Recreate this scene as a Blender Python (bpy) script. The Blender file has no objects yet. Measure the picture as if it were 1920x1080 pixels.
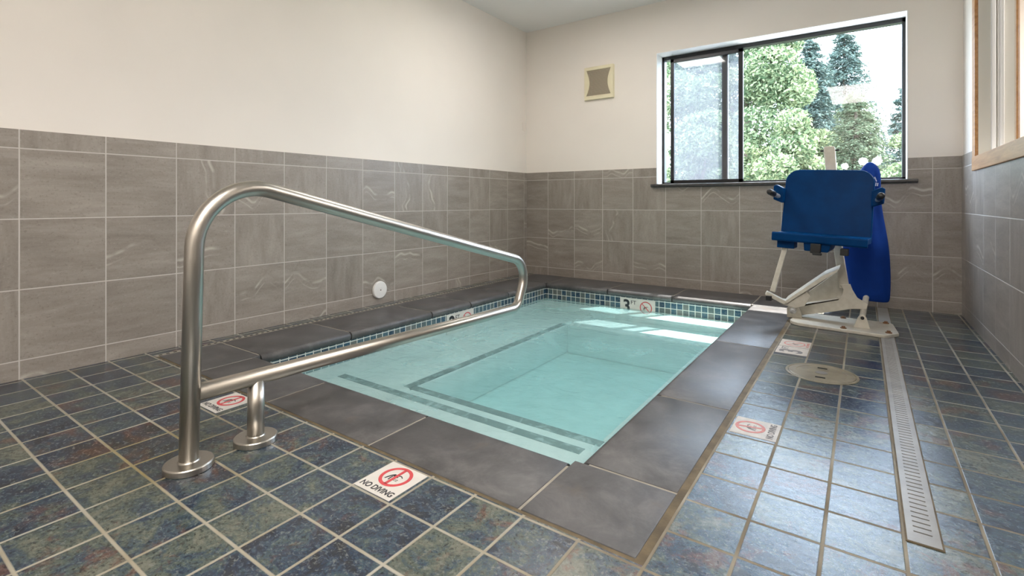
import bpy, bmesh, math, random
from mathutils import Vector, Matrix, noise
random.seed(7)
C = bpy.context.scene.collection
R = math.radians

# ------------------------------------------------------------------ constants (metres)
XL, XR, YB, YF, ZC = -3.12, 0.58, 4.74, -1.7, 2.715
TILE_TOP = 1.128
P0X, P1X, P0Y, P1Y = -2.57, -0.715, 1.375, 4.26      # inner edge of the coping
WATER = -0.15

# ------------------------------------------------------------------ helpers: objects
def obj(name, bm, mat, parent=None, smooth=False, bevel=0.0, seg=2, sub=0):
    me = bpy.data.meshes.new(name)
    bmesh.ops.recalc_face_normals(bm, faces=bm.faces[:])
    bm.to_mesh(me); bm.free()
    o = bpy.data.objects.new(name, me); C.objects.link(o)
    for m in (mat if isinstance(mat, (list, tuple)) else [mat]):
        me.materials.append(m)
    if parent is not None:
        o.parent = parent
        o.matrix_parent_inverse = Matrix.Translation(parent.location).inverted()
    if smooth:
        for p in me.polygons: p.use_smooth = True
    if bevel:
        b = o.modifiers.new('bevel', 'BEVEL'); b.width = bevel; b.segments = seg
        b.limit_method = 'ANGLE'; b.angle_limit = R(40); b.harden_normals = False
    if sub:
        s = o.modifiers.new('sub', 'SUBSURF'); s.levels = sub; s.render_levels = sub
    return o

def tag(o, label, cat, group=None, kind=None):
    o['label'] = label; o['category'] = cat
    if group: o['group'] = group
    if kind: o['kind'] = kind
    return o

def thing(name, label, cat, loc=(0, 0, 0), group=None):
    o = bpy.data.objects.new(name, None); C.objects.link(o)
    o.location = loc; o.empty_display_size = 0.1
    return tag(o, label, cat, group)

def box(bm, x0, x1, y0, y1, z0, z1, M=None):
    v = [bm.verts.new((x, y, z)) for x in (x0, x1) for y in (y0, y1) for z in (z0, z1)]
    for f in ((0,1,3,2),(4,6,7,5),(0,4,5,1),(2,3,7,6),(0,2,6,4),(1,5,7,3)):
        bm.faces.new([v[i] for i in f])
    if M is not None:
        for q in v: q.co = M @ q.co
    return bm

def prism(bm, pts, axis, a, b, M=None):
    """polygon pts extruded along axis ('x','y','z') from a to b; pts are the two other coordinates in xyz order"""
    def mk(p, t):
        return {'x': (t, p[0], p[1]), 'y': (p[0], t, p[1]), 'z': (p[0], p[1], t)}[axis]
    A = [bm.verts.new(mk(p, a)) for p in pts]; B = [bm.verts.new(mk(p, b)) for p in pts]
    n = len(pts)
    bm.faces.new(A); bm.faces.new(B[::-1])
    for i in range(n):
        bm.faces.new([A[i], A[(i+1) % n], B[(i+1) % n], B[i]])
    if M is not None:
        for q in A + B: q.co = M @ q.co
    return bm

def frame_of(t):
    t = t.normalized()
    u = Vector((0, 0, 1)) if abs(t.z) < 0.95 else Vector((1, 0, 0))
    s = t.cross(u).normalized(); return s, s.cross(t).normalized()

def tube(bm, pts, r, n=16, caps=True):
    pts = [Vector(p) for p in pts]; rings = []
    T = []
    for i in range(len(pts)):
        a = pts[max(i-1, 0)]; b = pts[min(i+1, len(pts)-1)]; T.append((b-a).normalized())
    s, u = frame_of(T[0])
    for i, p in enumerate(pts):
        if i:
            q = T[i-1].rotation_difference(T[i]); s = q @ s; u = q @ u
        rr = r[i] if isinstance(r, (list, tuple)) else r
        rings.append([bm.verts.new(p + (s*math.cos(2*math.pi*k/n) + u*math.sin(2*math.pi*k/n))*rr) for k in range(n)])
    for A, B in zip(rings, rings[1:]):
        for k in range(n):
            bm.faces.new([A[k], A[(k+1) % n], B[(k+1) % n], B[k]])
    if caps:
        bm.faces.new(rings[0][::-1]); bm.faces.new(rings[-1])
    return bm

def lathe(bm, prof, centre, n=40, axis='z'):
    """prof: list of (radius, height)"""
    rings = []
    cx, cy, cz = centre
    for r, h in prof:
        ring = []
        for k in range(n):
            a = 2*math.pi*k/n; c, s = math.cos(a)*r, math.sin(a)*r
            p = {'z': (cx+c, cy+s, cz+h), 'x': (cx+h, cy+c, cz+s), 'y': (cx+c, cy+h, cz+s)}[axis]
            ring.append(bm.verts.new(p))
        rings.append(ring)
    for A, B in zip(rings, rings[1:]):
        for k in range(n):
            bm.faces.new([A[k], A[(k+1) % n], B[(k+1) % n], B[k]])
    bm.faces.new(rings[0][::-1]); bm.faces.new(rings[-1])
    return bm

def fillet(pts, rads, n=10):
    """round the inner corners of a polyline of 3d points"""
    out = [Vector(pts[0])]
    for i in range(1, len(pts)-1):
        p, a, b = Vector(pts[i]), Vector(pts[i-1]), Vector(pts[i+1])
        da, db = (a-p).normalized(), (b-p).normalized()
        ang = da.angle(db); r = rads[i-1]
        d = r/math.tan(ang/2)
        pa, pb = p+da*d, p+db*d
        c = p + (da+db).normalized()*(r/math.sin(ang/2))
        va, vb = pa-c, pb-c; tot = va.angle(vb); ax = va.cross(vb).normalized()
        for k in range(n+1):
            out.append(c + Matrix.Rotation(tot*k/n, 3, ax) @ va)
    out.append(Vector(pts[-1])); return out

# ------------------------------------------------------------------ helpers: materials
class NT:
    def __init__(s, name):
        s.m = bpy.data.materials.new(name); s.m.use_nodes = True
        s.t = s.m.node_tree; s.t.nodes.clear()
        s.out = s.t.nodes.new('ShaderNodeOutputMaterial')
    def n(s, typ, **kw):
        nd = s.t.nodes.new(typ)
        for k, v in kw.items():
            if k.startswith('i_'):
                nd.inputs[int(k[2:]) if k[2:].isdigit() else k[2:].replace('_', ' ')].default_value = v
            else: setattr(nd, k, v)
        return nd
    def l(s, a, b): s.t.links.new(a, b)
    def put(s, sock, v):
        if hasattr(v, 'is_linked') or isinstance(v, bpy.types.NodeSocket): s.l(v, sock)
        else: sock.default_value = v
    def math(s, op, a, b=None, c=None, clamp=False):
        nd = s.n('ShaderNodeMath', operation=op); nd.use_clamp = clamp
        for i, v in enumerate((a, b, c)):
            if v is not None: s.put(nd.inputs[i], v)
        return nd.outputs[0]
    def mix(s, f, a, b, blend='MIX'):
        nd = s.n('ShaderNodeMix', data_type='RGBA', blend_type=blend)
        s.put(nd.inputs[0], f); s.put(nd.inputs[6], a); s.put(nd.inputs[7], b)
        return nd.outputs[2]
    def ramp(s, f, stops, interp='LINEAR'):
        nd = s.n('ShaderNodeValToRGB'); cr = nd.color_ramp; cr.interpolation = interp
        while len(cr.elements) < len(stops): cr.elements.new(0.5)
        for e, (p, c) in zip(cr.elements, stops):
            e.position = p; e.color = (c if len(c) == 4 else (*c, 1)) if hasattr(c, '__len__') else (c, c, c, 1)
        s.l(f, nd.inputs[0]); return nd.outputs[0]
    def smooth(s, v, lo, hi):
        nd = s.n('ShaderNodeMapRange', interpolation_type='SMOOTHSTEP')
        s.put(nd.inputs[0], v); nd.inputs[1].default_value = lo; nd.inputs[2].default_value = hi
        return nd.outputs[0]
    def noise(s, vec, scale, detail=4, rough=0.55, dist=0.0):
        nd = s.n('ShaderNodeTexNoise'); nd.inputs['Scale'].default_value = scale
        nd.inputs['Detail'].default_value = detail; nd.inputs['Roughness'].default_value = rough
        nd.inputs['Distortion'].default_value = dist
        s.l(vec, nd.inputs['Vector']); return nd.outputs[0]
    def vmath(s, op, a, b=None):
        nd = s.n('ShaderNodeVectorMath', operation=op)
        s.put(nd.inputs[0], a)
        if b is not None: s.put(nd.inputs[1], b)
        return nd.outputs[0]
    def comb(s, x, y, z):
        nd = s.n('ShaderNodeCombineXYZ')
        for i, v in enumerate((x, y, z)): s.put(nd.inputs[i], v)
        return nd.outputs[0]
    def pos(s):
        g = s.n('ShaderNodeNewGeometry'); sp = s.n('ShaderNodeSeparateXYZ'); s.l(g.outputs['Position'], sp.inputs[0])
        return g.outputs['Position'], sp.outputs
    def bsdf(s, col, rough=0.5, metal=0.0, bump=None, strength=0.3, dist=0.01, **kw):
        b = s.n('ShaderNodeBsdfPrincipled')
        s.put(b.inputs['Base Color'], col if hasattr(col, 'is_linked') else (*col[:3], 1))
        s.put(b.inputs['Roughness'], rough); s.put(b.inputs['Metallic'], metal)
        for k, v in kw.items(): s.put(b.inputs[k.replace('_', ' ')], v)
        if bump is not None:
            bp = s.n('ShaderNodeBump'); bp.inputs['Strength'].default_value = strength; bp.inputs['Distance'].default_value = dist
            s.l(bump, bp.inputs['Height']); s.l(bp.outputs[0], b.inputs['Normal'])
        s.l(b.outputs[0], s.out.inputs[0]); return b

def plain(name, col, rough=0.5, metal=0.0, grain=0.0, gscale=200, var=0.0, vscale=6, **kw):
    t = NT(name); P, _ = t.pos(); c = (*col, 1); bump = None
    if var:
        f = t.noise(P, vscale, 4)
        c = t.mix(t.smooth(f, 0.3, 0.7), tuple(v*(1-var) for v in col)+(1,), tuple(min(1, v*(1+var)) for v in col)+(1,))
    if grain: bump = t.noise(P, gscale, 3)
    t.bsdf(c, rough, metal, bump, grain, 0.002, **kw); return t.m

def grid(t, a, b, a0, b0, pa, pb, g, soft=0.0015):
    """regular joints on two coordinates -> (joint mask 0..1, cell vector, frac a, frac b)"""
    u = t.math('DIVIDE', t.math('SUBTRACT', a, a0), pa); v = t.math('DIVIDE', t.math('SUBTRACT', b, b0), pb)
    fu, fv = t.math('FRACT', u), t.math('FRACT', v)
    du = t.math('MULTIPLY', t.math('MINIMUM', fu, t.math('SUBTRACT', 1.0, fu)), pa)
    dv = t.math('MULTIPLY', t.math('MINIMUM', fv, t.math('SUBTRACT', 1.0, fv)), pb)
    d = t.math('MINIMUM', du, dv)
    mask = t.math('SUBTRACT', 1.0, t.smooth(d, g/2-soft, g/2+soft))
    return mask, t.comb(t.math('FLOOR', u), t.math('FLOOR', v), 0.0), fu, fv

def white(t, cell):
    w = t.n('ShaderNodeTexWhiteNoise', noise_dimensions='3D'); t.l(cell, w.inputs[0])
    sp = t.n('ShaderNodeSeparateColor'); t.l(w.outputs['Color'], sp.inputs[0]); return w.outputs['Color'], sp.outputs

def mat_floor():
    t = NT('slate_floor_tile'); P, s = t.pos()
    mask, cell, fu, fv = grid(t, s[0], s[1], -0.078, 0.585, 0.158, 0.158, 0.0075)
    wc, w = white(t, cell)
    q = t.vmath('ADD', t.vmath('MULTIPLY', P, (0.95, 1.05, 1.0)), t.vmath('SCALE', wc)) 
    q.node.inputs[1].links[0].from_node.inputs['Scale'].default_value = 40.0
    n1 = t.noise(q, 10, 12, 0.78, 0.5)
    n1 = t.math('ADD', n1, t.math('MULTIPLY', t.math('SUBTRACT', w[1], 0.5), 0.16))
    c = t.ramp(n1, [(0.36, (0.008, 0.010, 0.016)), (0.43, (0.014, 0.034, 0.075)), (0.49, (0.034, 0.066, 0.090)),
                    (0.55, (0.070, 0.092, 0.076)), (0.64, (0.150, 0.155, 0.118))])
    n2 = t.noise(t.vmath('ADD', q, (7.3, 1.1, 0)), 10, 7, 0.7, 0.6)
    c = t.mix(t.math('MULTIPLY', t.smooth(t.math('ADD', n2, t.math('MULTIPLY', w[2], 0.12)), 0.60, 0.72), 0.75), c, (0.125, 0.048, 0.030, 1))
    n3 = t.noise(q, 95, 7, 0.8, 0.5)
    c = t.mix(t.math('MULTIPLY', t.smooth(n3, 0.53, 0.61), 0.65), c, (0.20, 0.21, 0.185, 1))
    c = t.mix(t.math('MULTIPLY', t.smooth(n3, 0.47, 0.40), 0.75), c, (0.010, 0.011, 0.014, 1))
    gn = t.noise(P, 5, 4)
    gc = t.ramp(gn, [(0.35, (0.27, 0.235, 0.165)), (0.65, (0.36, 0.34, 0.285))])
    # joints near the drain are dirtier brown; the algae stain spreads from the rail foot
    dirt = t.math('MULTIPLY', t.smooth(s[0], -0.75, -0.40), t.smooth(t.noise(P, 3, 3), 0.30, 0.60))
    gc = t.mix(t.math('MULTIPLY', dirt, 0.75), gc, (0.13, 0.10, 0.062, 1))
    dx = t.math('ADD', s[0], 1.85); dy = t.math('SUBTRACT', s[1], 0.66)
    dd = t.math('SQRT', t.math('ADD', t.math('MULTIPLY', dx, dx), t.math('MULTIPLY', t.math('MULTIPLY', dy, dy), 2.5)))
    st = t.math('MULTIPLY', t.smooth(t.math('ADD', dd, t.math('MULTIPLY', gn, 0.35)), 0.62, 0.22), 1.0)
    gc = t.mix(t.math('MULTIPLY', st, 0.85), gc, (0.22, 0.165, 0.045, 1))
    c = t.mix(t.math('MULTIPLY', st, 0.25), c, (0.075, 0.066, 0.022, 1))
    c = t.mix(1.0, c, (0.84, 0.86, 0.88, 1), 'MULTIPLY')
    c = t.mix(mask, c, gc)
    h = t.math('ADD', t.math('MULTIPLY', t.math('SUBTRACT', 1.0, mask), 0.8),
               t.math('ADD', t.math('MULTIPLY', t.noise(q, 38, 6, 0.7, 0.6), 0.45), t.math('MULTIPLY', n3, 0.25)))
    rough = t.mix(mask, t.ramp(n3, [(0.3, 0.12), (0.7, 0.28)]), (0.85, 0.85, 0.85, 1))
    t.bsdf(c, rough, 0, h, 0.25, 0.006, Specular_IOR_Level=0.8)
    return t.m

def mat_walltile(name, axis, a0, pitch):
    t = NT(name); P, s = t.pos()
    a = s[1] if axis == 'y' else s[0]
    mask, cell, fu, fv = grid(t, a, s[2], a0, 0.086-0.319, pitch, 0.319, 0.005, 0.0012)
    top = t.math('MULTIPLY', t.smooth(t.math('ABSOLUTE', t.math('SUBTRACT', s[2], 1.043)), 0.004, 0.0015), 1.0)
    wc, w = white(t, cell)
    loc = t.comb(a, s[2], 0.0)
    turn = t.math('GREATER_THAN', w[0], 0.68)                 # some tiles are laid with the grain upright
    sx = t.math('ADD', t.math('MULTIPLY', turn, 6.0), 1.5); sz = t.math('SUBTRACT', 7.5, t.math('MULTIPLY', turn, 6.0))
    off = t.vmath('SCALE', wc); off.node.inputs['Scale'].default_value = 30.0
    q = t.vmath('ADD', t.comb(t.math('MULTIPLY', a, sx), t.math('MULTIPLY', s[2], sz), 0.0), off)
    n1 = t.noise(q, 1.8, 9, 0.70, 0.3)
    n1 = t.math('ADD', n1, t.math('MULTIPLY', t.math('SUBTRACT', w[1], 0.5), 0.10))
    c = t.ramp(n1, [(0.28, (0.215, 0.188, 0.165)), (0.5, (0.285, 0.252, 0.222)), (0.72, (0.36, 0.325, 0.29))])
    n2 = t.noise(t.vmath('ADD', loc, off), 85, 6, 0.75)
    c = t.mix(t.math('MULTIPLY', t.smooth(n2, 0.56, 0.70), 0.40), c, (0.46, 0.42, 0.37, 1))
    c = t.mix(t.math('MULTIPLY', t.smooth(n2, 0.45, 0.34), 0.55), c, (0.16, 0.135, 0.115, 1))
    # pale veins: thin level-set of a soft noise, on about half of the tiles
    along = t.math('ADD', t.math('MULTIPLY', t.math('SUBTRACT', 1.0, turn), fv), t.math('MULTIPLY', turn, fu))
    across = t.math('ADD', t.math('MULTIPLY', t.math('SUBTRACT', 1.0, turn), fu), t.math('MULTIPLY', turn, fv))
    wob = t.noise(t.vmath('ADD', t.comb(across, 0.0, 0.0), off), 1.9, 1, 0.4)
    vp = t.math('ADD', along, t.math('MULTIPLY', t.math('SUBTRACT', wob, 0.5), 0.9))
    vd = t.math('SUBTRACT', vp, t.math('ADD', t.math('MULTIPLY', w[2], 0.6), 0.2))
    fade = t.smooth(t.noise(t.vmath('ADD', t.comb(across, along, 3.0), off), 2.2, 2), 0.38, 0.62)
    v1 = t.math('ADD', t.smooth(t.math('ABSOLUTE', vd), 0.05, 0.0), t.math('MULTIPLY', t.smooth(t.math('ABSOLUTE', t.math('ADD', vd, 0.13)), 0.025, 0.0), 0.6), clamp=True)
    v1 = t.math('MULTIPLY', t.math('MULTIPLY', v1, fade), t.math('GREATER_THAN', t.math('FRACT', t.math('MULTIPLY', w[1], 7.31)), 0.60))
    c = t.mix(t.math('MULTIPLY', v1, 0.7), c, (0.58, 0.54, 0.48, 1))
    band = t.smooth(vd, 0.16, 0.0); band = t.math('MULTIPLY', band, t.math('GREATER_THAN', vd, 0.0))
    c = t.mix(t.math('MULTIPLY', t.math('MULTIPLY', band, v1.node.inputs[1].links[0].from_socket), 0.18), c, (0.18, 0.155, 0.13, 1))
    m = t.math('MAXIMUM', mask, top)
    c = t.mix(m, c, (0.52, 0.485, 0.455, 1))
    h = t.math('ADD', t.math('SUBTRACT', 1.0, m), t.math('MULTIPLY', n2, 0.15))
    t.bsdf(c, t.mix(m, (0.38, 0.38, 0.38, 1), (0.8, 0.8, 0.8, 1)), 0, h, 0.25, 0.003, Specular_IOR_Level=0.45)
    return t.m

def mat_mosaic(name, axis, a0):
    t = NT(name); P, s = t.pos(); a = s[1] if axis == 'y' else s[0]
    mask, cell, fu, fv = grid(t, a, s[2], a0, -0.058, 0.0505, 0.0505, 0.0055, 0.001)
    wc, w = white(t, cell)
    c = t.ramp(w[0], [(0.0, (0.015, 0.040, 0.075)), (0.35, (0.030, 0.085, 0.14)), (0.6, (0.055, 0.115, 0.15)), (0.8, (0.10, 0.13, 0.13)), (1.0, (0.17, 0.17, 0.155))])
    c = t.mix(t.smooth(t.noise(P, 70, 4), 0.4, 0.7), c, t.mix(0.5, c, (0.16, 0.17, 0.18, 1)))
    c = t.mix(mask, c, (0.62, 0.64, 0.60, 1))
    t.bsdf(c, t.mix(mask, (0.16, 0.16, 0.16, 1), (0.8, 0.8, 0.8, 1)), 0, t.math('SUBTRACT', 1.0, mask), 0.4, 0.003)
    return t.m

def mat_coping():
    t = NT('dark_slate_coping'); P, s = t.pos()
    oi = t.n('ShaderNodeObjectInfo')
    q = t.vmath('ADD', P, t.comb(t.math('MULTIPLY', oi.outputs['Random'], 9.0), 0.0, 0.0))
    n = t.noise(q, 6.5, 10, 0.72, 0.4)
    c = t.ramp(n, [(0.32, (0.046, 0.045, 0.047)), (0.50, (0.080, 0.078, 0.080)), (0.68, (0.135, 0.130, 0.130))])
    c = t.mix(t.math('MULTIPLY', t.smooth(t.noise(q, 7, 5), 0.58, 0.72), 0.25), c, (0.13, 0.095, 0.06, 1))
    h = t.math('ADD', n, t.math('MULTIPLY', t.noise(q, 60, 5), 0.4))
    t.bsdf(c, t.ramp(n, [(0.3, 0.36), (0.7, 0.48)]), 0, h, 0.18, 0.006, Specular_IOR_Level=0.5)
    return t.m

def mat_paint(name, col, bumpy=0.08):
    t = NT(name); P, s = t.pos()
    n = t.noise(P, 1.2, 3)
    c = t.mix(t.smooth(n, 0.3, 0.7), tuple(v*0.975 for v in col)+(1,), tuple(min(1, v*1.015) for v in col)+(1,))
    t.bsdf(c, 0.6, 0, t.noise(P, 160, 4), bumpy, 0.002, Specular_IOR_Level=0.3); return t.m

def mat_steel():
    t = NT('brushed_steel'); P, s = t.pos()
    n = t.noise(t.vmath('MULTIPLY', P, (60, 60, 6)), 4, 5)
    t.bsdf((0.50, 0.475, 0.435, 1), t.ramp(n, [(0.3, 0.28), (0.7, 0.38)]), 1.0, n, 0.03, 0.001); return t.m

def mat_wood():
    t = NT('oak_casing'); P, s = t.pos()
    n = t.noise(t.vmath('MULTIPLY', P, (14, 1.2, 14)), 3.0, 6, 0.6, 0.6)
    c = t.ramp(n, [(0.3, (0.32, 0.145, 0.045)), (0.5, (0.43, 0.215, 0.075)), (0.7, (0.52, 0.285, 0.115))])
    t.bsdf(c, 0.35, 0, n, 0.05, 0.002); return t.m

def mat_cream():
    t = NT('cream_powder_coat'); P, s = t.pos()
    n = t.noise(P, 30, 5); z = t.smooth(s[2], 0.09, 0.0)
    rust = t.math('MULTIPLY', t.smooth(t.noise(P, 16, 5, 0.7), 0.62, 0.74), z)
    c = t.mix(t.smooth(n, 0.3, 0.7), (0.60, 0.565, 0.485, 1), (0.68, 0.65, 0.57, 1))
    c = t.mix(t.math('MULTIPLY', rust, 0.9), c, (0.22, 0.10, 0.03, 1))
    t.bsdf(c, 0.35, 0, n, 0.04, 0.001); return t.m

def mat_blue(name, c0, rough, weave=0):
    t = NT(name); P, s = t.pos()
    n = t.noise(P, 9 if not weave else 5, 5)
    c = t.mix(t.smooth(n, 0.3, 0.7), tuple(v*0.85 for v in c0)+(1,), tuple(v*1.12 for v in c0)+(1,))
    t.bsdf(c, rough, 0, t.noise(P, 350 if weave else 90, 3), 0.25 if weave else 0.08, 0.002, Specular_IOR_Level=0.12 if weave else 0.07); return t.m

def mat_glass(name, tint=(1, 1, 1), veil=0.0, veilcol=(0.7, 0.75, 0.8)):
    t = NT(name)
    tr = t.n('ShaderNodeBsdfTransparent'); tr.inputs[0].default_value = (*tint, 1)
    gl = t.n('ShaderNodeBsdfGlossy'); gl.inputs['Roughness'].default_value = 0.02; gl.inputs[0].default_value = (1, 1, 1, 1)
    fr = t.n('ShaderNodeFresnel'); fr.inputs[0].default_value = 1.45; g = t.n('ShaderNodeNewGeometry')
    fac = t.math('MULTIPLY', fr.outputs[0], t.math('SUBTRACT', 1.0, g.outputs['Backfacing']))     # a pane reflects off its outer faces only
    m = t.n('ShaderNodeMixShader'); t.l(fac, m.inputs[0]); t.l(tr.outputs[0], m.inputs[1]); t.l(gl.outputs[0], m.inputs[2])
    last = m.outputs[0]
    if veil:
        d = t.n('ShaderNodeBsdfDiffuse'); d.inputs[0].default_value = (*veilcol, 1)
        tl = t.n('ShaderNodeBsdfTranslucent'); tl.inputs[0].default_value = (*veilcol, 1)
        a = t.n('ShaderNodeMixShader'); a.inputs[0].default_value = 0.6; t.l(d.outputs[0], a.inputs[1]); t.l(tl.outputs[0], a.inputs[2])
        m2 = t.n('ShaderNodeMixShader'); m2.inputs[0].default_value = veil
        t.l(last, m2.inputs[1]); t.l(a.outputs[0], m2.inputs[2]); last = m2.outputs[0]
    t.l(last, t.out.inputs[0]); return t.m

def mat_water():
    t = NT('spa_water'); P, s = t.pos()
    n = t.math('ADD', t.noise(t.vmath('MULTIPLY', P, (1.0, 1.6, 1.0)), 7, 5, 0.6, 1.2), t.math('MULTIPLY', t.noise(P, 28, 3), 0.25))
    bp = t.n('ShaderNodeBump'); bp.inputs['Strength'].default_value = 0.30; bp.inputs['Distance'].default_value = 0.03; t.l(n, bp.inputs['Height'])
    tr = t.n('ShaderNodeBsdfTransparent'); tr.inputs[0].default_value = (0.96, 1, 1, 1)
    gl = t.n('ShaderNodeBsdfGlossy'); gl.inputs['Roughness'].default_value = 0.12; t.l(bp.outputs[0], gl.inputs['Normal'])
    fr = t.n('ShaderNodeFresnel'); fr.inputs[0].default_value = 1.33; t.l(bp.outputs[0], fr.inputs['Normal']); g = t.n('ShaderNodeNewGeometry')
    fac = t.math('MULTIPLY', fr.outputs[0], t.math('SUBTRACT', 1.0, g.outputs['Backfacing']))
    m = t.n('ShaderNodeMixShader'); t.l(fac, m.inputs[0]); t.l(tr.outputs[0], m.inputs[1]); t.l(gl.outputs[0], m.inputs[2])
    df = t.n('ShaderNodeBsdfDiffuse'); df.inputs[0].default_value = (0.34, 0.585, 0.585, 1); t.l(bp.outputs[0], df.inputs['Normal'])
    m2 = t.n('ShaderNodeMixShader')
    milk = t.math('ADD', t.math('MULTIPLY', t.smooth(t.noise(P, 2.2, 5, 0.6, 1.0), 0.35, 0.75), 0.14), 0.30)
    t.l(milk, m2.inputs[0]); t.l(m.outputs[0], m2.inputs[1]); t.l(df.outputs[0], m2.inputs[2])
    t.l(m2.outputs[0], t.out.inputs[0])
    va = t.n('ShaderNodeVolumeAbsorption'); va.inputs[0].default_value = (0.16, 0.80, 0.82, 1); va.inputs[1].default_value = 0.75
    t.l(va.outputs[0], t.out.inputs['Volume'])
    return t.m

def mat_edge():
    t = NT('mottled_step_mosaic'); P, s = t.pos()
    n = t.noise(P, 16, 5, 0.7, 0.5)
    c = t.mix(t.smooth(n, 0.46, 0.68), (0.015, 0.035, 0.045, 1), (0.30, 0.36, 0.36, 1))  # mottle painted in for the look through rippled, light-bending water
    t.bsdf(c, 0.4); return t.m

def mat_leaf(name, a, b, tr=0.35):
    t = NT(name); g = t.n('ShaderNodeNewGeometry')
    c = t.mix(t.smooth(g.outputs['Random Per Island'], 0.0, 1.0), (*a, 1), (*b, 1))
    d = t.n('ShaderNodeBsdfDiffuse'); t.l(c, d.inputs[0]); l = t.n('ShaderNodeBsdfTranslucent'); t.l(c, l.inputs[0])
    m = t.n('ShaderNodeMixShader'); m.inputs[0].default_value = tr; t.l(d.outputs[0], m.inputs[1]); t.l(l.outputs[0], m.inputs[2])
    t.l(m.outputs[0], t.out.inputs[0]); return t.m

def mat_lamp(name, col, s):
    t = NT(name); e = t.n('ShaderNodeEmission'); e.inputs[0].default_value = (*col, 1); e.inputs[1].default_value = s
    t.l(e.outputs[0], t.out.inputs[0]); return t.m

M = dict(
    floor=mat_floor(), coping=mat_coping(), steel=mat_steel(), wood=mat_wood(), cream=mat_cream(),
    paint=mat_paint('warm_white_paint', (0.81, 0.757, 0.70)), ceil=mat_paint('ceiling_paint', (0.84, 0.825, 0.81), 0.2),
    white=mat_paint('white_reveal_paint', (0.86, 0.86, 0.86)), stop=mat_paint('cream_jamb_paint', (0.72, 0.70, 0.64)),
    wt_l=mat_walltile('grey_wall_tile_left', 'y', 0.576, 0.3155), wt_b=mat_walltile('grey_wall_tile_back', 'x', -0.885, 0.3245),
    wt_r=mat_walltile('grey_wall_tile_right', 'y', 3.313, 0.32),
    mos_l=mat_mosaic('mosaic_left', 'y', 1.40), mos_b=mat_mosaic('mosaic_back', 'x', -1.797),
    grout=plain('pale_grout', (0.30, 0.275, 0.23), 0.85, grain=0.3, gscale=120, var=0.15, vscale=8),
    seal=plain('brown_sealant', (0.115, 0.085, 0.045), 0.7, grain=0.4, gscale=60, var=0.35, vscale=12),
    plaster=plain('pool_plaster', (0.72, 0.73, 0.72), 0.7, var=0.05, vscale=5),
    edge=mat_edge(),
    water=mat_water(),
    signw=plain('white_sign_tile', (0.62, 0.59, 0.55), 0.3, var=0.04, vscale=20), red=plain('sign_red', (0.55, 0.06, 0.07), 0.4, var=0.1, vscale=60),
    worn=plain('worn_sign_red', (0.50, 0.17, 0.14), 0.5, var=0.15, vscale=60), wornk=plain('worn_sign_black', (0.12, 0.10, 0.09), 0.5), wornw=plain('worn_sign_tile', (0.46, 0.41, 0.355), 0.4, var=0.12, vscale=25),
    black=plain('sign_black', (0.02, 0.02, 0.025), 0.4), frame=plain('bronze_aluminium', (0.018, 0.019, 0.021), 0.35, 0.3, grain=0.1),
    stile=plain('grey_stile', (0.20, 0.185, 0.17), 0.5, grain=0.1), sill=plain('dark_stone_sill', (0.05, 0.048, 0.048), 0.3, var=0.3, vscale=20),
    glass=mat_glass('clear_glass'), screen=mat_glass('dusty_insect_screen', (0.60, 0.62, 0.65), 0.36, (0.25, 0.27, 0.31)),
    ivory=plain('ivory_plastic', (0.76, 0.69, 0.49), 0.4, var=0.04), grille=plain('dusty_grille', (0.42, 0.36, 0.27), 0.6, grain=0.2),
    dark=plain('recess_shade', (0.015, 0.014, 0.013), 0.9), wplastic=plain('white_plastic', (0.80, 0.80, 0.79), 0.3),  # near-black stands in for shade inside the vent, slots, holes and drain
    lid=plain('beige_lid_plastic', (0.215, 0.185, 0.125), 0.35, grain=0.15, gscale=150, var=0.2, vscale=18),
    drain=plain('worn_drain_plastic', (0.27, 0.258, 0.24), 0.35, grain=0.1, var=0.12, vscale=9),
    blue=mat_blue('blue_seat_plastic', (0.0003, 0.038, 0.145), 0.40), cloth=mat_blue('royal_blue_fabric', (0.006, 0.042, 0.26), 0.75, 1),
    rubber=plain('black_rubber', (0.012, 0.012, 0.013), 0.45), alu=plain('pale_aluminium', (0.70, 0.70, 0.70), 0.3, 0.6),
    maple=mat_leaf('maple_leaf', (0.045, 0.078, 0.038), (0.28, 0.325, 0.18)), fir=mat_leaf('fir_needles', (0.045, 0.068, 0.060), (0.12, 0.155, 0.13), 0.15),
    cedar=mat_leaf('cedar_fronds', (0.05, 0.07, 0.04), (0.13, 0.155, 0.095), 0.2), blossom=mat_leaf('white_blossom', (0.8, 0.8, 0.78), (0.9, 0.9, 0.88), 0.3),
    bark=plain('bark', (0.10, 0.075, 0.055), 0.9, var=0.3, vscale=14), grass=plain('lawn', (0.10, 0.13, 0.06), 0.9, var=0.3, vscale=5),
    concrete=plain('bounce_concrete', (0.36, 0.355, 0.345), 0.85, var=0.1, vscale=3),
    housing=plain('lamp_housing', (0.8, 0.8, 0.8), 0.4), diff=mat_lamp('lamp_diffuser', (1.0, 0.95, 0.88), 1.5), print=plain('white_print', (0.62, 0.68, 0.85), 0.6),
)

# ------------------------------------------------------------------ the room shell
def struct(name, bm, mat, label, cat, parent=None, **kw):
    o = obj(name, bm, mat, parent, **kw)
    if parent is None: tag(o, label, cat, kind='structure')
    return o

GAPX, GAPY = -0.397, 1.068          # the floor stops at the sealant strip round the coping
bm = bmesh.new()
for x0, x1, y0, y1 in ((XL-.1, XR+.1, YF, GAPY), (GAPX, XR+.1, GAPY, YB+.05), (XL-.1, -3.034, GAPY, YB+.05)):
    box(bm, x0, x1, y0, y1, -0.2, 0.0)
struct('floor', bm, M['floor'], 'blue grey slate tile floor around the spa pool', 'floor')

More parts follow.
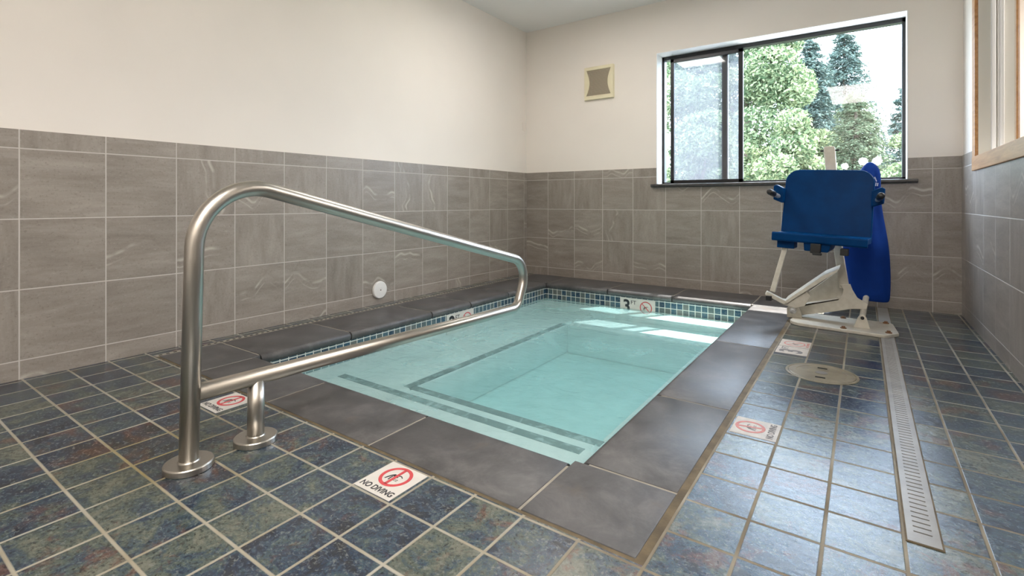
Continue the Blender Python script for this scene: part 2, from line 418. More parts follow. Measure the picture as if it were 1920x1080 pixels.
bm = bmesh.new(); box(bm, XL-.2, XR+.3, YF-.2, YB+.3, ZC, ZC+.12)
struct('ceiling', bm, M['ceil'], 'plain off white painted ceiling', 'ceiling')

wl = struct('wall_left', box(bmesh.new(), XL-.15, XL, YF-.15, YB+.25, -.2, ZC+.02), M['paint'], 'long cream painted wall with grey tile below, left of the pool', 'wall')
bm = box(bmesh.new(), XL-.005, XL+.008, YF, YB, -.02, TILE_TOP)
obj('tile_wainscot', bm, M['wt_l'], wl)

WX0, WX1, WZ0, WZ1, WYO = -1.625, 0.272, 0.972, 2.228, 4.97
bm = bmesh.new()
box(bm, XL-.1, WX0, YB, WYO, -.2, ZC+.02); box(bm, WX1, XR+.1, YB, WYO, -.2, ZC+.02)
box(bm, WX0, WX1, YB, WYO, -.2, WZ0-.03); box(bm, WX0, WX1, YB, WYO, WZ1, ZC+.02)
wb = struct('wall_back', bm, M['paint'], 'cream end wall with the window and grey tile below', 'wall')
bm = bmesh.new()
Y0, Y1 = YB-.008, YB+.005
box(bm, XL+.008, WX0, Y0, Y1, -.02, TILE_TOP); box(bm, WX1, XR-.008, Y0, Y1, -.02, TILE_TOP); box(bm, WX0, WX1, Y0, Y1, -.02, WZ0-.03)
obj('tile_wainscot', bm, M['wt_b'], wb)
bm = bmesh.new()
e = .004
box(bm, WX0-.001, WX0+e, YB-.002, WYO, WZ0, WZ1); box(bm, WX1-e, WX1+.001, YB-.002, WYO, WZ0, WZ1); box(bm, WX0, WX1, YB-.002, WYO, WZ1-e, WZ1+.001)
obj('reveal_lining', bm, M['white'], wb)

RT = 0.165                           # right wall thickness; the opening of the wood-cased inner window
OY0, OY1, OZ0, OZ1 = 1.45, 4.17, 1.078, 2.30
bm = bmesh.new()
box(bm, XR, XR+RT, OY1, YB+.1, -.2, ZC+.02); box(bm, XR, XR+RT, YF-.1, OY0, -.2, ZC+.02)
box(bm, XR, XR+RT, OY0, OY1, -.2, OZ0); box(bm, XR, XR+RT, OY0, OY1, OZ1, ZC+.02)
wr = struct('wall_right', bm, M['paint'], 'cream wall on the right with grey tile and a wood cased window', 'wall')
bm = bmesh.new()
box(bm, XR-.008, XR+.005, YF, YB, -.02, OZ0-.02); box(bm, XR-.008, XR+.005, OY1+.02, YB, OZ0-.02, TILE_TOP); box(bm, XR-.008, XR+.005, YF, OY0-.02, OZ0-.02, TILE_TOP)
obj('tile_wainscot', bm, M['wt_r'], wr)
struct('wall_front', box(bmesh.new(), XL-.1, XR+.3, YF-.15, YF, -.2, ZC+.02), M['paint'], 'cream wall behind the camera', 'wall')

def sheet(x0, x1, y, z0, z1):
    bm = bmesh.new(); bm.faces.new([bm.verts.new(v) for v in ((x0, y, z0), (x1, y, z0), (x1, y, z1), (x0, y, z1))]); return bm
# window_1: dark sliding aluminium window
w1 = thing('window_1', 'black framed sliding window above the stone sill in the end wall', 'window', ((WX0+WX1)/2, 4.9, WZ0)); w1['kind'] = 'structure'
FY0, FY1 = 4.895, 4.965
X0, X1, Z0, Z1 = WX0+.004, WX1-.004, WZ0, WZ1-.004
bm = bmesh.new(); fw = .028
box(bm, X0, X0+.022, FY0, FY1, Z0, Z1); box(bm, X1-.022, X1, FY0, FY1, Z0, Z1); box(bm, X0, X1, FY0, FY1, Z1-.034, Z1); box(bm, X0, X1, FY0, FY1, Z0, Z0+.022)
obj('window_frame', bm, M['frame'], w1, bevel=.002)
SX0, SX1 = -1.537, -.885            # the sliding sash, inner track
bm = bmesh.new(); A0, A1 = FY0-.012, FY0+.018
sz0, sz1 = Z0+.010, Z1-.036
box(bm, SX0, SX0+.034, A0, A1, sz0, sz1); box(bm, SX1-.038, SX1, A0, A1, sz0, sz1); box(bm, SX0, SX1, A0, A1, sz1-.034, sz1); box(bm, SX0, SX1, A0, A1, sz0, sz0+.030)
sash = obj('sliding_sash', bm, M['frame'], w1, bevel=.002)
g = obj('pane', box(bmesh.new(), SX0+.03, SX1-.034, A0+.012, A0+.016, sz0+.025, sz1-.03), M['glass'], sash)
g = obj('insect_screen', sheet(SX0+.03, SX1-.034, A1+.005, sz0+.025, sz1-.03), M['screen'], sash); g['label'] = 'hazy grey insect screen over the left pane'
bm = bmesh.new(); box(bm, -1.075, -1.02, FY0+.028, FY1-.006, Z0+.02, Z1-.03)
st = obj('meeting_stile', bm, M['stile'], w1, bevel=.002); st['label'] = 'grey upright stile seen through the hazy pane'
obj('fixed_pane', box(bmesh.new(), -1.03, X1-.02, FY0+.045, FY0+.049, Z0+.02, Z1-.03), M['glass'], w1)
obj('side_pane', box(bmesh.new(), X0+.02, -1.06, FY0+.045, FY0+.049, Z0+.02, Z1-.03), M['glass'], w1)
bm = bmesh.new(); prism(bm, [(4.70, .975), (4.695, .970), (4.695, .948), (4.70, .943), (4.90, .943), (4.90, .975)], 'x', WX0-.05, WX0+.0)
prism(bm, [(4.70, .975), (4.695, .970), (4.695, .948), (4.70, .943), (4.738, .943), (4.738, .975)], 'x', WX1, WX1+.055)
bm.free(); bm = bmesh.new()
prism(bm, [(4.70, .972), (4.694, .966), (4.694, .950), (4.70, .944), (4.732, .944), (4.732, .972)], 'x', WX0-.045, WX1+.058)
box(bm, WX0+.005, WX1-.005, 4.732, 4.96, .944, .972)
s = obj('trim_1', bm, M['sill'], bevel=.003); tag(s, 'dark stone window sill under the sliding window', 'window sill', kind='structure')

# window_2: wood-cased interior window in the right wall
w2 = thing('window_2', 'wood cased interior window in the right wall', 'window', (XR, (OY0+OY1)/2, OZ0)); w2['kind'] = 'structure'
def casing(nm, x0, x1):
    bm = bmesh.new(); cw = .082
    box(bm, x0, x1, OY1-.004, OY1+cw, OZ0-cw+.004, OZ1+cw); o = obj(nm+'_stile', bm, M['wood'], w2, bevel=.003)
    bm = bmesh.new(); box(bm, x0-.002, x1+.002, OY0-cw, OY1+cw, OZ0-cw, OZ0+.004); obj(nm+'_rail', bm, M['wood'], w2, bevel=.003)
    bm = bmesh.new(); box(bm, x0, x1, OY0-cw, OY1+cw, OZ1, OZ1+cw); obj(nm+'_head', bm, M['wood'], w2, bevel=.003)
    bm = bmesh.new(); box(bm, x0, x1, OY0-cw, OY0+.004, OZ0-cw+.004, OZ1+cw); obj(nm+'_stile', bm, M['wood'], w2, bevel=.003)
casing('casing', XR-.018, XR); casing('far_casing', XR+RT, XR+RT+.018)
bm = bmesh.new()
box(bm, XR-.001, XR+RT+.001, OY1-.006, OY1+.001, OZ0, OZ1); box(bm, XR-.001, XR+RT+.001, OY0-.001, OY0+.006, OZ0, OZ1)
box(bm, XR-.001, XR+RT+.001, OY0, OY1, OZ1-.006, OZ1+.001); box(bm, XR-.001, XR+RT+.001, OY0, OY1, OZ0-.001, OZ0+.005)
obj('jamb_lining', bm, M['stop'], w2)
bm = bmesh.new()
for xs in (XR+.055, XR+.092):
    box(bm, xs, xs+.02, OY1-.03, OY1-.004, OZ0, OZ1); box(bm, xs, xs+.02, OY0+.004, OY0+.03, OZ0, OZ1)
    box(bm, xs, xs+.02, OY0, OY1, OZ0+.004, OZ0+.022); box(bm, xs, xs+.02, OY0, OY1, OZ1-.03, OZ1-.004)
obj('glazing_stop', bm, M['white'], w2, bevel=.004)
obj('pane', box(bmesh.new(), XR+.079, XR+.085, OY0+.004, OY1-.004, OZ0+.004, OZ1-.004), M['glass'], w2)

# the room seen through it
bm = bmesh.new(); HX0, HX1 = XR+RT, 3.0
box(bm, HX0, HX1, 5.6, 5.75, -.2, 2.6); box(bm, HX1, HX1+.15, YF-.2, 5.75, -.2, 2.6); box(bm, HX0, HX1, YF-.2, YF-.05, -.2, 2.6)
box(bm, HX0-.2, HX0, WYO, 5.75, -.2, 2.6)
struct('wall_corridor', bm, M['paint'], 'pale corridor wall seen through the wood cased window', 'wall')
struct('floor_corridor', box(bmesh.new(), HX0, HX1, YF-.2, 5.75, -.2, -.02), M['floor'], 'corridor floor beyond the right wall', 'floor')
struct('ceiling_corridor', box(bmesh.new(), HX0-.2, HX1+.15, YF-.2, 5.75, 2.6, 2.7), M['ceil'], 'corridor ceiling beyond the right wall', 'ceiling')

# ------------------------------------------------------------------ the spa pool
pool = thing('spa_pool', 'sunken spa pool with dark slate coping and pale plaster steps', 'pool', (-1.65, 2.8, 0))
def stone_profile(w):
    """cross-section across the coping: 0 = inner (water) edge, w = outer; bullnosed inner edge"""
    r = .024; pts = []
    for k in range(9):
        a = math.pi/2 + math.pi*k/8
        pts.append((r + r*math.cos(a), -.026 + .026*math.sin(a)))
    return [(w, 0.0)] + pts + [(w, -.052)]
def stone(side, a, b, w, g=.0042):
    bm = bmesh.new(); pr = stone_profile(w)
    if side == 'front': prism(bm, [(P0Y-p[0], p[1]) for p in pr], 'x', a+g, b-g)
    elif side == 'back': prism(bm, [(P1Y+p[0], p[1]) for p in pr], 'x', a+g, b-g)
    elif side == 'left': prism(bm, [(P0X-p[0], p[1]) for p in pr], 'y', a+g, b-g)
    else: prism(bm, [(P1X+p[0], p[1]) for p in pr], 'y', a+g, b-g)
    if side in ('left', 'right'):   # prism 'y' takes (x,z)
        pass
    o = obj('coping_stone', bm, M['coping'], pool)
    for p in o.data.polygons: p.use_smooth = len(p.vertices) == 4
    m = o.modifiers.new('b', 'BEVEL'); m.width = .002; m.segments = 2; m.limit_method = 'ANGLE'; m.angle_limit = R(50)
    o.data.shade_smooth() if False else None
    return o
CF, CL, CR, CB = 1.082, -2.995, -0.419, YB-.011     # outer edges of the coping
for a, b in ((P0X, -1.957), (-1.957, -1.335), (-1.335, -.735)): stone('front', a, b, P0Y-CF)
for a, b in ((1.392, 1.955), (1.955, 2.66), (2.66, 3.10), (3.10, 3.62), (3.62, P1Y)): stone('left', a, b, P0X-CL)
for a, b in ((1.388, 2.055), (2.055, 3.05), (3.05, 4.05), (4.05, P1Y)): stone('right', a, b, CR-P1X)
for a, b in ((P0X, -1.92), (-1.92, -1.33), (-1.33, P1X)): stone('back', a, b, CB-P1Y)
def corner(x0, x1, y0, y1):
    g = .0042; ex = lambda v, d: v if v in (CL, CR, CF, CB) else v+d*g     # joints only on the sides that meet a stone
    bm = box(bmesh.new(), ex(x0, 1), ex(x1, -1), ex(y0, 1), ex(y1, -1), -.052, 0); obj('coping_stone', bm, M['coping'], pool, bevel=.002)
corner(CL, P0X, CF, 1.392); corner(-.735, CR, CF, 1.388); corner(CL, P0X, P1Y, CB); corner(P1X, CR, P1Y, CB)
bm = bmesh.new()                                   # mortar under and between the stones
box(bm, CL, CR, CF, P0Y-.03, -.049, -.0018); box(bm, CL, CR, P1Y+.03, CB, -.049, -.0018)
box(bm, CL, P0X-.03, P0Y-.03, P1Y+.03, -.049, -.0018); box(bm, P1X+.03, CR, P0Y-.03, P1Y+.03, -.049, -.0018)
obj('mortar_bed', bm, M['grout'], pool)
bm = bmesh.new()
box(bm, CL-.0, CR, GAPY-.001, CF, -.12, -.002); box(bm, CR, GAPX+.001, GAPY, YB-.011, -.12, -.002)
o = obj('sealant_joint', bm, M['seal'], pool); o['label'] = 'brown sealant strip between coping and floor tile'

TX0, TX1, TY0, TY1 = P0X-.018, P1X+.018, P0Y-.018, P1Y+.018      # tiled pool walls behind the bullnose
FLOOR = -.52
bm = bmesh.new(); T = .12
box(bm, TX0-T, TX0, TY0-T, TY1+T, FLOOR-.1, -.05); box(bm, TX1, TX1+T, TY0-T, TY1+T, FLOOR-.1, -.05)
box(bm, TX0, TX1, TY0-T, TY0, FLOOR-.1, -.05); box(bm, TX0, TX1, TY1, TY1+T, FLOOR-.1, -.05)
box(bm, TX0, TX1, TY0, TY1, FLOOR-.1, FLOOR)
obj('basin', bm, M['plaster'], pool)
BL, BB, BR, S1, S2 = -2.12, 3.86, -.965, 1.885, 2.075
bz, s1z, s2z = -.265, -.225, -.27
bm = bmesh.new(); box(bm, TX0, BL, TY0, TY1, FLOOR, bz); box(bm, BL, TX1, BB, TY1, FLOOR, bz); box(bm, BR, TX1, S2, BB, FLOOR, bz)
obj('bench', bm, M['plaster'], pool, bevel=.018, seg=3)
bm = box(bmesh.new(), BL-.42, TX1, TY0, S1, FLOOR, s1z); obj('step', bm, M['plaster'], pool, bevel=.015, seg=3)
bm = box(bmesh.new(), BL, TX1, S1, S2, FLOOR, s2z); obj('step', bm, M['plaster'], pool, bevel=.015, seg=3)
bm = box(bmesh.new(), BL, BR, S2, S2+.20, FLOOR, -.40); obj('step', bm, M['plaster'], pool, bevel=.015, seg=3)
def strip(x0, x1, y0, y1, z): obj('edge_tile_strip', box(bmesh.new(), x0, x1, y0, y1, z-.01, z+.002), M['edge'], pool)
strip(BL-.41, BR+.02, S1-.060, S1-.008, s1z); strip(BL-.055, BR+.02, S2-.060, S2-.008, s2z); strip(BL-.055, BL-.006, S2-.060, BB, bz)
strip(-1.82, -1.5, S2+.155, S2+.185, -.40)
b1 = obj('mosaic_band', box(bmesh.new(), TX0-.004, TX0+.004, TY0, TY1, -.172, -.05), M['mos_l'], pool)
b2 = obj('mosaic_band', box(bmesh.new(), TX0, TX1, TY1-.004, TY1+.004, -.172, -.05), M['mos_b'], pool)
b3 = obj('mosaic_band', box(bmesh.new(), TX1-.004, TX1+.004, TY0, TY1, -.172, -.05), M['mos_l'], pool)
b4 = obj('mosaic_band', box(bmesh.new(), TX0, TX1, TY0-.004, TY0+.004, -.172, -.05), M['mos_b'], pool)
wtr = obj('pool_water', box(bmesh.new(), TX0-.002, TX1+.002, TY0-.002, TY1+.002, FLOOR-.02, WATER), M['water'])
tag(wtr, 'clear turquoise water filling the sunken spa', 'water', kind='stuff')

# narrow perforated strip between the left floor tiles and the coping
bm = box(bmesh.new(), -3.034, CL, GAPY, CB, -.06, -.001)
dr = thing('overflow_strip', 'narrow pale perforated strip along the left coping', 'drain strip', (-3.015, 2.9, 0))
obj('channel', bm, M['grout'], dr)
bm = bmesh.new(); y = GAPY+.02
while y < CB-.02:
    box(bm, -3.021, -3.008, y, y+.014, -.004, .0004); y += .034
o = obj('perforation', bm, M['dark'], dr); o['kind'] = 'stuff'  # dark blocks stand in for the shade in the holes

# ------------------------------------------------------------------ lettered tiles
def text_mesh(body, size, M4, ext=.0004, bold=.0):
    cu = bpy.data.curves.new('t', 'FONT'); cu.body = body; cu.size = size; cu.extrude = ext; cu.offset = bold
    cu.align_x = 'CENTER'; cu.align_y = 'CENTER'
    o = bpy.data.objects.new('t', cu); C.objects.link(o)
    bpy.context.view_layer.update()
    me = bpy.data.meshes.new_from_object(o.evaluated_get(bpy.context.evaluated_depsgraph_get()))
    bpy.data.objects.remove(o); bpy.data.curves.remove(cu)
    bm = bmesh.new(); bm.from_mesh(me); bpy.data.meshes.remove(me)
    for v in bm.verts: v.co = M4 @ v.co
    return bm
def ring_bm(M4, c, r0, r1, h, slash_deg, half):
    bm = bmesh.new(); n = 48
    lo = []
    for k in range(n):
        a = 2*math.pi*k/n
        lo.append([bm.verts.new(M4 @ Vector((c[0]+r*math.cos(a), c[1]+r*math.sin(a), z))) for r in (r0, r1) for z in (0, h)])
    for k in range(n):
        A, B = lo[k], lo[(k+1) % n]
        for i, j in ((0, 1), (1, 3), (3, 2), (2, 0)): bm.faces.new([A[i], A[j], B[j], B[i]])
    a = R(slash_deg); d = Vector((math.cos(a), math.sin(a), 0)); p = Vector((-d.y, d.x, 0))*half
    e = d*(r0+.15*(r1-r0)); cc = Vector((*c, 0))
    q = [cc-e-p, cc+e-p, cc+e+p, cc-e+p]
    A = [bm.verts.new(M4 @ v) for v in q]; B = [bm.verts.new(M4 @ (v+Vector((0, 0, h)))) for v in q]
    bm.faces.new(A); bm.faces.new(B)
    for i in range(4): bm.faces.new([A[i], A[(i+1) % 4], B[(i+1) % 4], B[i]])
    return bm
def diver_bm(M4, c, s, h, waves=True):
    bm = bmesh.new()
    def poly(pts):
        A = [bm.verts.new(M4 @ Vector((c[0]+x*s, c[1]+y*s, 0))) for x, y in pts]; B = [bm.verts.new(M4 @ Vector((c[0]+x*s, c[1]+y*s, h))) for x, y in pts]
        bm.faces.new(A); bm.faces.new(B)
        for i in range(len(pts)): bm.faces.new([A[i], A[(i+1) % len(pts)], B[(i+1) % len(pts)], B[i]])
    poly([(-.50, .10), (-.28, .30), (.02, .12), (-.12, -.10)])                       # torso bent forward
    poly([(.12+.12*math.cos(t*math.pi/5), .02+.12*math.sin(t*math.pi/5)) for t in range(10)])   # head
    poly([(-.50, .12), (-.38, .0), (-.52, -.34), (-.64, -.62), (-.74, -.60), (-.66, -.30)])     # leg
    poly([(-.36, .0), (-.24, -.06), (-.26, -.36), (-.22, -.60), (-.34, -.62), (-.38, -.34)])    # leg
    poly([(-.14, .20), (-.06, .08), (.34, .26), (.62, .10), (.64, .18), (.34, .36)])             # arms
    if waves:
        for y0 in (-.30, -.46):
            for x0 in (.06, .34):
                poly([(x0, y0), (x0+.10, y0+.06), (x0+.22, y0), (x0+.22, y0-.05), (x0+.10, y0+.01), (x0, y0-.05)])
    return bm
def frame4(o, right, up):
    r, u = Vector(right), Vector(up); n = r.cross(u)
    m = Matrix((r, u, n)).transposed().to_4x4(); m.translation = Vector(o); return m
def no_diving(label, centre, right, up, w, h, worn=False):
    t = thing('no_diving_tile', label, 'sign', centre, 'no diving floor tiles')
    F = frame4(centre, right, up)
    obj('tile', box(bmesh.new(), -w/2, w/2, -h/2, h/2, -.004, .0012, F), M['wornw' if worn else 'signw'], t, bevel=.0008)
    Fu = F @ Matrix.Translation((0, 0, .0013))
    obj('prohibition_ring', ring_bm(Fu, (0, h*.12), h*.265, h*.335, .0005, 90 if not worn else 100, h*.034), M['worn' if worn else 'red'], t)
    obj('diver_figure', diver_bm(Fu, (0.0, h*.12), h*.235, .0004), M['wornk' if worn else 'black'], t)
    obj('lettering', text_mesh('NO DIVING', h*.178, Fu @ Matrix.Translation((0, -h*.355, 0)) @ Matrix.Diagonal((.93, 1.12, 1, 1)), .0004, .0006), M['wornk' if worn else 'black'], t)
    return t
no_diving('clean white no diving tile nearest the camera, at the front coping', (-1.112, .982, 0), (1, 0, 0), (0, 1, 0), .146, .148)
no_diving('white no diving tile beside the short handrail post', (-2.083, .986, 0), (1, 0, 0), (0, 1, 0), .146, .150)
no_diving('worn faded no diving tile beside the right coping', (-.311, 1.945, 0), (0, 1, 0), (-1, 0, 0), .150, .146, True)

def depth_parts(t, F, num, w, h, mats, gap=0, dive_caption=False):
    mw, mr, mk = mats
    Fu = F @ Matrix.Translation((0, 0, .0013))
    if gap:
        for a, b in ((-w/2, -gap/2), (gap/2, w/2)): obj('tile', box(bmesh.new(), a, b, -h/2, h/2, -.004, .0012, F), M[mw], t, bevel=.0008)
    else: obj('tile', box(bmesh.new(), -w/2, w/2, -h/2, h/2, -.004, .0012, F), M[mw], t, bevel=.0008)
    obj('numeral', text_mesh(num, h*1.0, Fu @ Matrix.Translation((-w*.31, -.01*h, 0)) @ Matrix.Diagonal((.95, 1, 1, 1)), .0004, .004), M[mk], t)
    obj('unit_lettering', text_mesh('FT', h*.32, Fu @ Matrix.Translation((-w*.115, h*.24, 0)), .0004, .0003), M[mk], t)
    ro = h*.36
    obj('prohibition_ring', ring_bm(Fu, (w*.24, h*.02), ro*.86, ro, .0005, -45, ro*.06), M[mr], t)
    obj('diver_figure', diver_bm(Fu, (w*.24, h*.02), ro*.62, .0004, False), M[mk], t)
    if dive_caption: obj('lettering', text_mesh('NO DIVING', h*.13, Fu @ Matrix.Translation((w*.24, -h*.42, 0)), .0004, .0002), M[mr], t)
t = thing('depth_marker', 'worn 3 FT depth tile on the floor near the round lid', 'sign', (-.313, 3.155, 0))
depth_parts(t, frame4((-.313, 3.155, 0), (0, 1, 0), (-1, 0, 0)), '3', .306, .148, ('wornw', 'worn', 'wornk'), .006, True)
t = thing('depth_marker', '3 FT depth tile on the far wall of the pool at the waterline', 'sign', (-1.637, TY1-.005, -.13))
depth_parts(t, frame4((-1.637, TY1-.0055, -.132), (1, 0, 0), (0, 0, 1)), '3', .322, .152, ('signw', 'red', 'black'))
t = thing('depth_marker', '2 FT depth tile on the left pool wall, half behind the handrail', 'sign', (TX0+.005, 2.99, -.13))
depth_parts(t, frame4((TX0+.0055, 2.985, -.132), (0, 1, 0), (0, 0, 1)), '2', .322, .152, ('signw', 'red', 'black'))

# ------------------------------------------------------------------ handrail
hx = -1.665
hr = thing('handrail', 'brushed steel pool handrail on two round floor flanges', 'handrail', (hx, .68, 0))
pts = fillet([(hx, .678, .004), (hx, .700, .898), (hx, 2.545, .435), (hx, 2.43, .178), (hx, .704, .219)], [.19, .125, .085], 14)
obj('rail_tube', tube(bmesh.new(), pts, .0265, 24), M['steel'], hr, smooth=True)
obj('short_post', tube(bmesh.new(), [(hx, .882, .004), (hx, .884, .205)], .0262, 24), M['steel'], hr, smooth=True)
for y in (.679, .882):
    obj('floor_flange', lathe(bmesh.new(), [(.066, 0), (.067, .002), (.067, .017), (.064, .0205), (.030, .0215), (.0275, .026)], (hx, y, 0), 48), M['steel'], hr, smooth=False, bevel=.001)

# ------------------------------------------------------------------ small fittings
t = thing('round_wall_plate', 'white round cover plate low on the left tiled wall', 'cover plate', (XL+.008, 2.625, .112))
obj('disc', lathe(bmesh.new(), [(.068, 0), (.0685, .004), (.067, .012), (.062, .017), (.02, .0195), (.0, .020)][:-1], (XL+.008, 2.625, .112), 40, 'x'), M['wplastic'], t)
obj('screw', lathe(bmesh.new(), [(.0055, 0), (.0055, .0015), (.003, .002)], (XL+.0275, 2.625, .112), 12, 'x'), M['stile'], t)
pl = obj('wall_plate', box(bmesh.new(), XL, XL+.006, 4.655, 4.715, 1.60, 1.69), M['paint'], bevel=.002)
tag(pl, 'small blank painted cover plate in the far left corner', 'cover plate')

vt = thing('wall_vent', 'ivory ventilation grille on the end wall left of the window', 'vent', (-2.22, YB, 2.025))
vx0, vx1, vz0, vz1 = -2.386, -2.056, 1.858, 2.195
bm = bmesh.new()                                  # frame: outer rectangle with an opening whose sides curve inwards
def hourglass(n=10, inset=.030, waist=.035):
    L = []
    for k in range(n+1):
        f = k/n; z = vz1-.035 - f*(vz1-vz0-.075); L.append((vx0+inset + waist*math.sin(math.pi*f), z))
    Rr = [(vx0+vx1-x, z) for x, z in L]
    return L + Rr[::-1]
hg = hourglass(); n = len(hg)
out = []
for x, z in hg:
    out.append((vx0 if x < (vx0+vx1)/2 else vx1, z))
out[0] = (vx0, vz1); out[n//2-1] = (vx0, vz0); out[n//2] = (vx1, vz0); out[-1] = (vx1, vz1)
fy = YB-.030
rings = []
for P in (( [(p[0], YB+.0, p[1]) for p in out]), [(p[0]+(.006 if p[0] < -2.22 else -.006), fy+.006*0, p[1]) for p in out], [(p[0], fy, p[1]) for p in hg], [(p[0], YB-.008, p[1]) for p in hg]):
    rings.append([bm.verts.new(p) for p in P])
for A, B in zip(rings, rings[1:]):
    for k in range(n): bm.faces.new([A[k], A[(k+1) % n], B[(k+1) % n], B[k]])
obj('frame', bm, M['ivory'], vt, bevel=.003)
bm = bmesh.new(); bm.faces.new([bm.verts.new((p[0], YB-.009, p[1])) for p in hg])
obj('dark_backing', bm, M['dark'], vt)  # dark sheet stands in for the shade behind the grille
bm = bmesh.new()
def inside_x(z):
    f = min(1, max(0, (vz1-.035-z)/(vz1-vz0-.075))); return vx0+.030+.035*math.sin(math.pi*f)
z = vz0+.045
while z < vz1-.035:
    xa = inside_x(z); prism(bm, [(xa, z-.003), (vx0+vx1-xa, z-.003), (vx0+vx1-xa, z+.0042), (xa, z+.0042)], 'y', fy+.006, YB-.012); z += .0125
for k in range(24):
    x = vx0+.04+k*.0108
    zs = [z for z in [vz0+.04+i*.005 for i in range(58)] if inside_x(z) < x < vx0+vx1-inside_x(z) and z < vz1-.036]
    if zs: box(bm, x-.0018, x+.0018, fy+.004, YB-.014, min(zs), max(zs))
obj('grille', bm, M['grille'], vt)

# round skimmer lid in the floor
lx, ly = -.160, 2.745
t = thing('skimmer_lid', 'round beige access lid set in the floor tiles', 'lid', (lx, ly, 0))
obj('lid_ring', lathe(bmesh.new(), [(.147, -.003), (.147, .002), (.143, .0035), (.137, .0035), (.135, .001), (.135, -.003)], (lx, ly, 0), 64), M['lid'], t)
obj('lid', lathe(bmesh.new(), [(.1335, -.003), (.1335, .003), (.130, .0042), (.104, .0042), (.102, .0030), (.060, .0034), (.01, .0036)], (lx, ly, 0), 64), M['lid'], t, smooth=False)
for dy in (.075, -.075):
    o = obj('finger_slot', box(bmesh.new(), lx-.020, lx+.020, ly+dy-.008, ly+dy+.008, .0015, .0048), M['dark'], t, bevel=.002)  # dark block stands in for the shade in the slot
bm = bmesh.new(); lathe(bm, [(.026, .002), (.026, .0046), (.02, .005)], (0, 0, 0), 28)
for v in bm.verts: v.co = Vector((lx+v.co.x, ly+v.co.y*.9, v.co.z))
obj('centre_boss', bm, M['stile'], t)

# slotted trench drain
t = thing('trench_drain', 'long slotted drain channel in the right floor', 'drain', (.119, 3.1, 0))
dx0, dx1, dy0, dy1 = .086, .150, 1.507, 4.70
obj('channel', box(bmesh.new(), dx0, dx1, dy0, dy1, -.003, .0008), M['dark'], t)  # dark plate stands in for the shade below the grate slots
bm = bmesh.new(); box(bm, dx0-.004, dx0, dy0-.004, dy1, -.003, .002); box(bm, dx1, dx1+.004, dy0-.004, dy1, -.003, .002); box(bm, dx0, dx1, dy0-.004, dy0, -.003, .002)
obj('rim', bm, M['seal'], t)
bm = bmesh.new(); z0, z1 = .0009, .0032
box(bm, dx0, dx0+.014, dy0, dy1, z0, z1); box(bm, dx1-.014, dx1, dy0, dy1, z0, z1)
y = dy0; first = True
while y < 3.72:
    w = .044 if first else .0185
    box(bm, dx0+.014, dx1-.014, y, y+w, z0, z1); y += w+.0055; first = False
box(bm, dx0+.014, dx1-.014, y, dy1, z0, z1)
obj('grate', bm, M['drain'], t)

# ------------------------------------------------------------------ pool lift
lift = thing('pool_lift', 'pool access lift with blue plastic seat and cream steel base', 'pool lift', (-.12, 3.90, 0))
def rounded(pts, rad, n=6):
    out = []
    m = len(pts)
    for i in range(m):
        p, a, b = Vector(pts[i]).to_3d(), Vector(pts[i-1]).to_3d(), Vector(pts[(i+1) % m]).to_3d()
        r = rad[i] if isinstance(rad, (list, tuple)) else rad
        if r <= 0: out.append((p.x, p.y)); continue
        da, db = (a-p).normalized(), (b-p).normalized(); ang = da.angle(db); d = r/math.tan(ang/2)
        c = p+(da+db).normalized()*(r/math.sin(ang/2)); va, vb = p+da*d-c, p+db*d-c
        ax = va.cross(vb).normalized(); tot = va.angle(vb)
        for k in range(n+1):
            q = c + Matrix.Rotation(tot*k/n, 3, ax) @ va; out.append((q.x, q.y))
    return out
bm = bmesh.new(); prism(bm, rounded([(-.41, 3.72), (.11, 3.665), (.175, 3.76), (.155, 4.06), (-.36, 4.10)], [.09, .03, .02, .05, .09]), 'z', 0.0, .020)
bp = obj('base_plate', bm, M['cream'], lift, bevel=.004)
for x, y in ((-.10, 3.715), (-.11, 4.04), (.125, 3.735), (.12, 4.02)):
    obj('anchor_bolt', lathe(bmesh.new(), [(.017, 0), (.017, .005), (.010, .006), (.010, .013), (.006, .014)], (x, y, .020), 12), plain('rusty_bolt', (.22, .11, .05), .6) if 'rb' not in M else M['rb'], bp)
    M.setdefault('rb', bpy.data.materials['rusty_bolt'])
# pivot cheeks at the left end and at the right
cheek = rounded([(-.425, .018), (-.425, .090), (-.365, .105), (-.340, .060), (-.335, .018)], [.0, .02, .02, .0, .0])
pv = obj('pivot_bracket', prism(bmesh.new(), cheek, 'y', 3.865, 3.880), M['cream'], lift, bevel=.003)
obj('pivot_bracket', prism(bmesh.new(), cheek, 'y', 3.990, 4.005), M['cream'], lift, bevel=.003)
obj('pivot_bolt', lathe(bmesh.new(), [(.020, 0), (.020, -.008), (.012, -.012), (.011, -.02), (.006, -.022)], (-.388, 3.865, .066), 20, 'y'), M['alu'], pv)
bm = bmesh.new()                                   # front arm plate: level arm rising into a curved gusset below the mast
plate = [(-.415, .085), (-.130, .172), (-.112, .195), (-.105, .235), (-.122, .262), (-.068, .272), (-.055, .235), (-.030, .188), (.015, .160), (.024, .152), (.018, .122), (-.060, .114), (-.200, .072), (-.380, .030), (-.412, .045)]
prism(bm, plate, 'y', 3.890, 3.902)
obj('arm_plate', bm, M['cream'], lift, bevel=.002)
bm = bmesh.new(); prism(bm, [(-.410, .088), (-.128, .174), (-.128, .162), (-.410, .074)], 'y', 3.890, 3.985)
obj('arm_top_flange', bm, M['cream'], lift, bevel=.002)
bm = bmesh.new(); prism(bm, [(-.405, .085), (-.385, .120), (-.330, .165), (-.150, .330), (-.118, .345), (-.105, .18), (-.130, .150)], 'y', 3.972, 3.985)
obj('rear_gusset', bm, M['cream'], lift, bevel=.002)
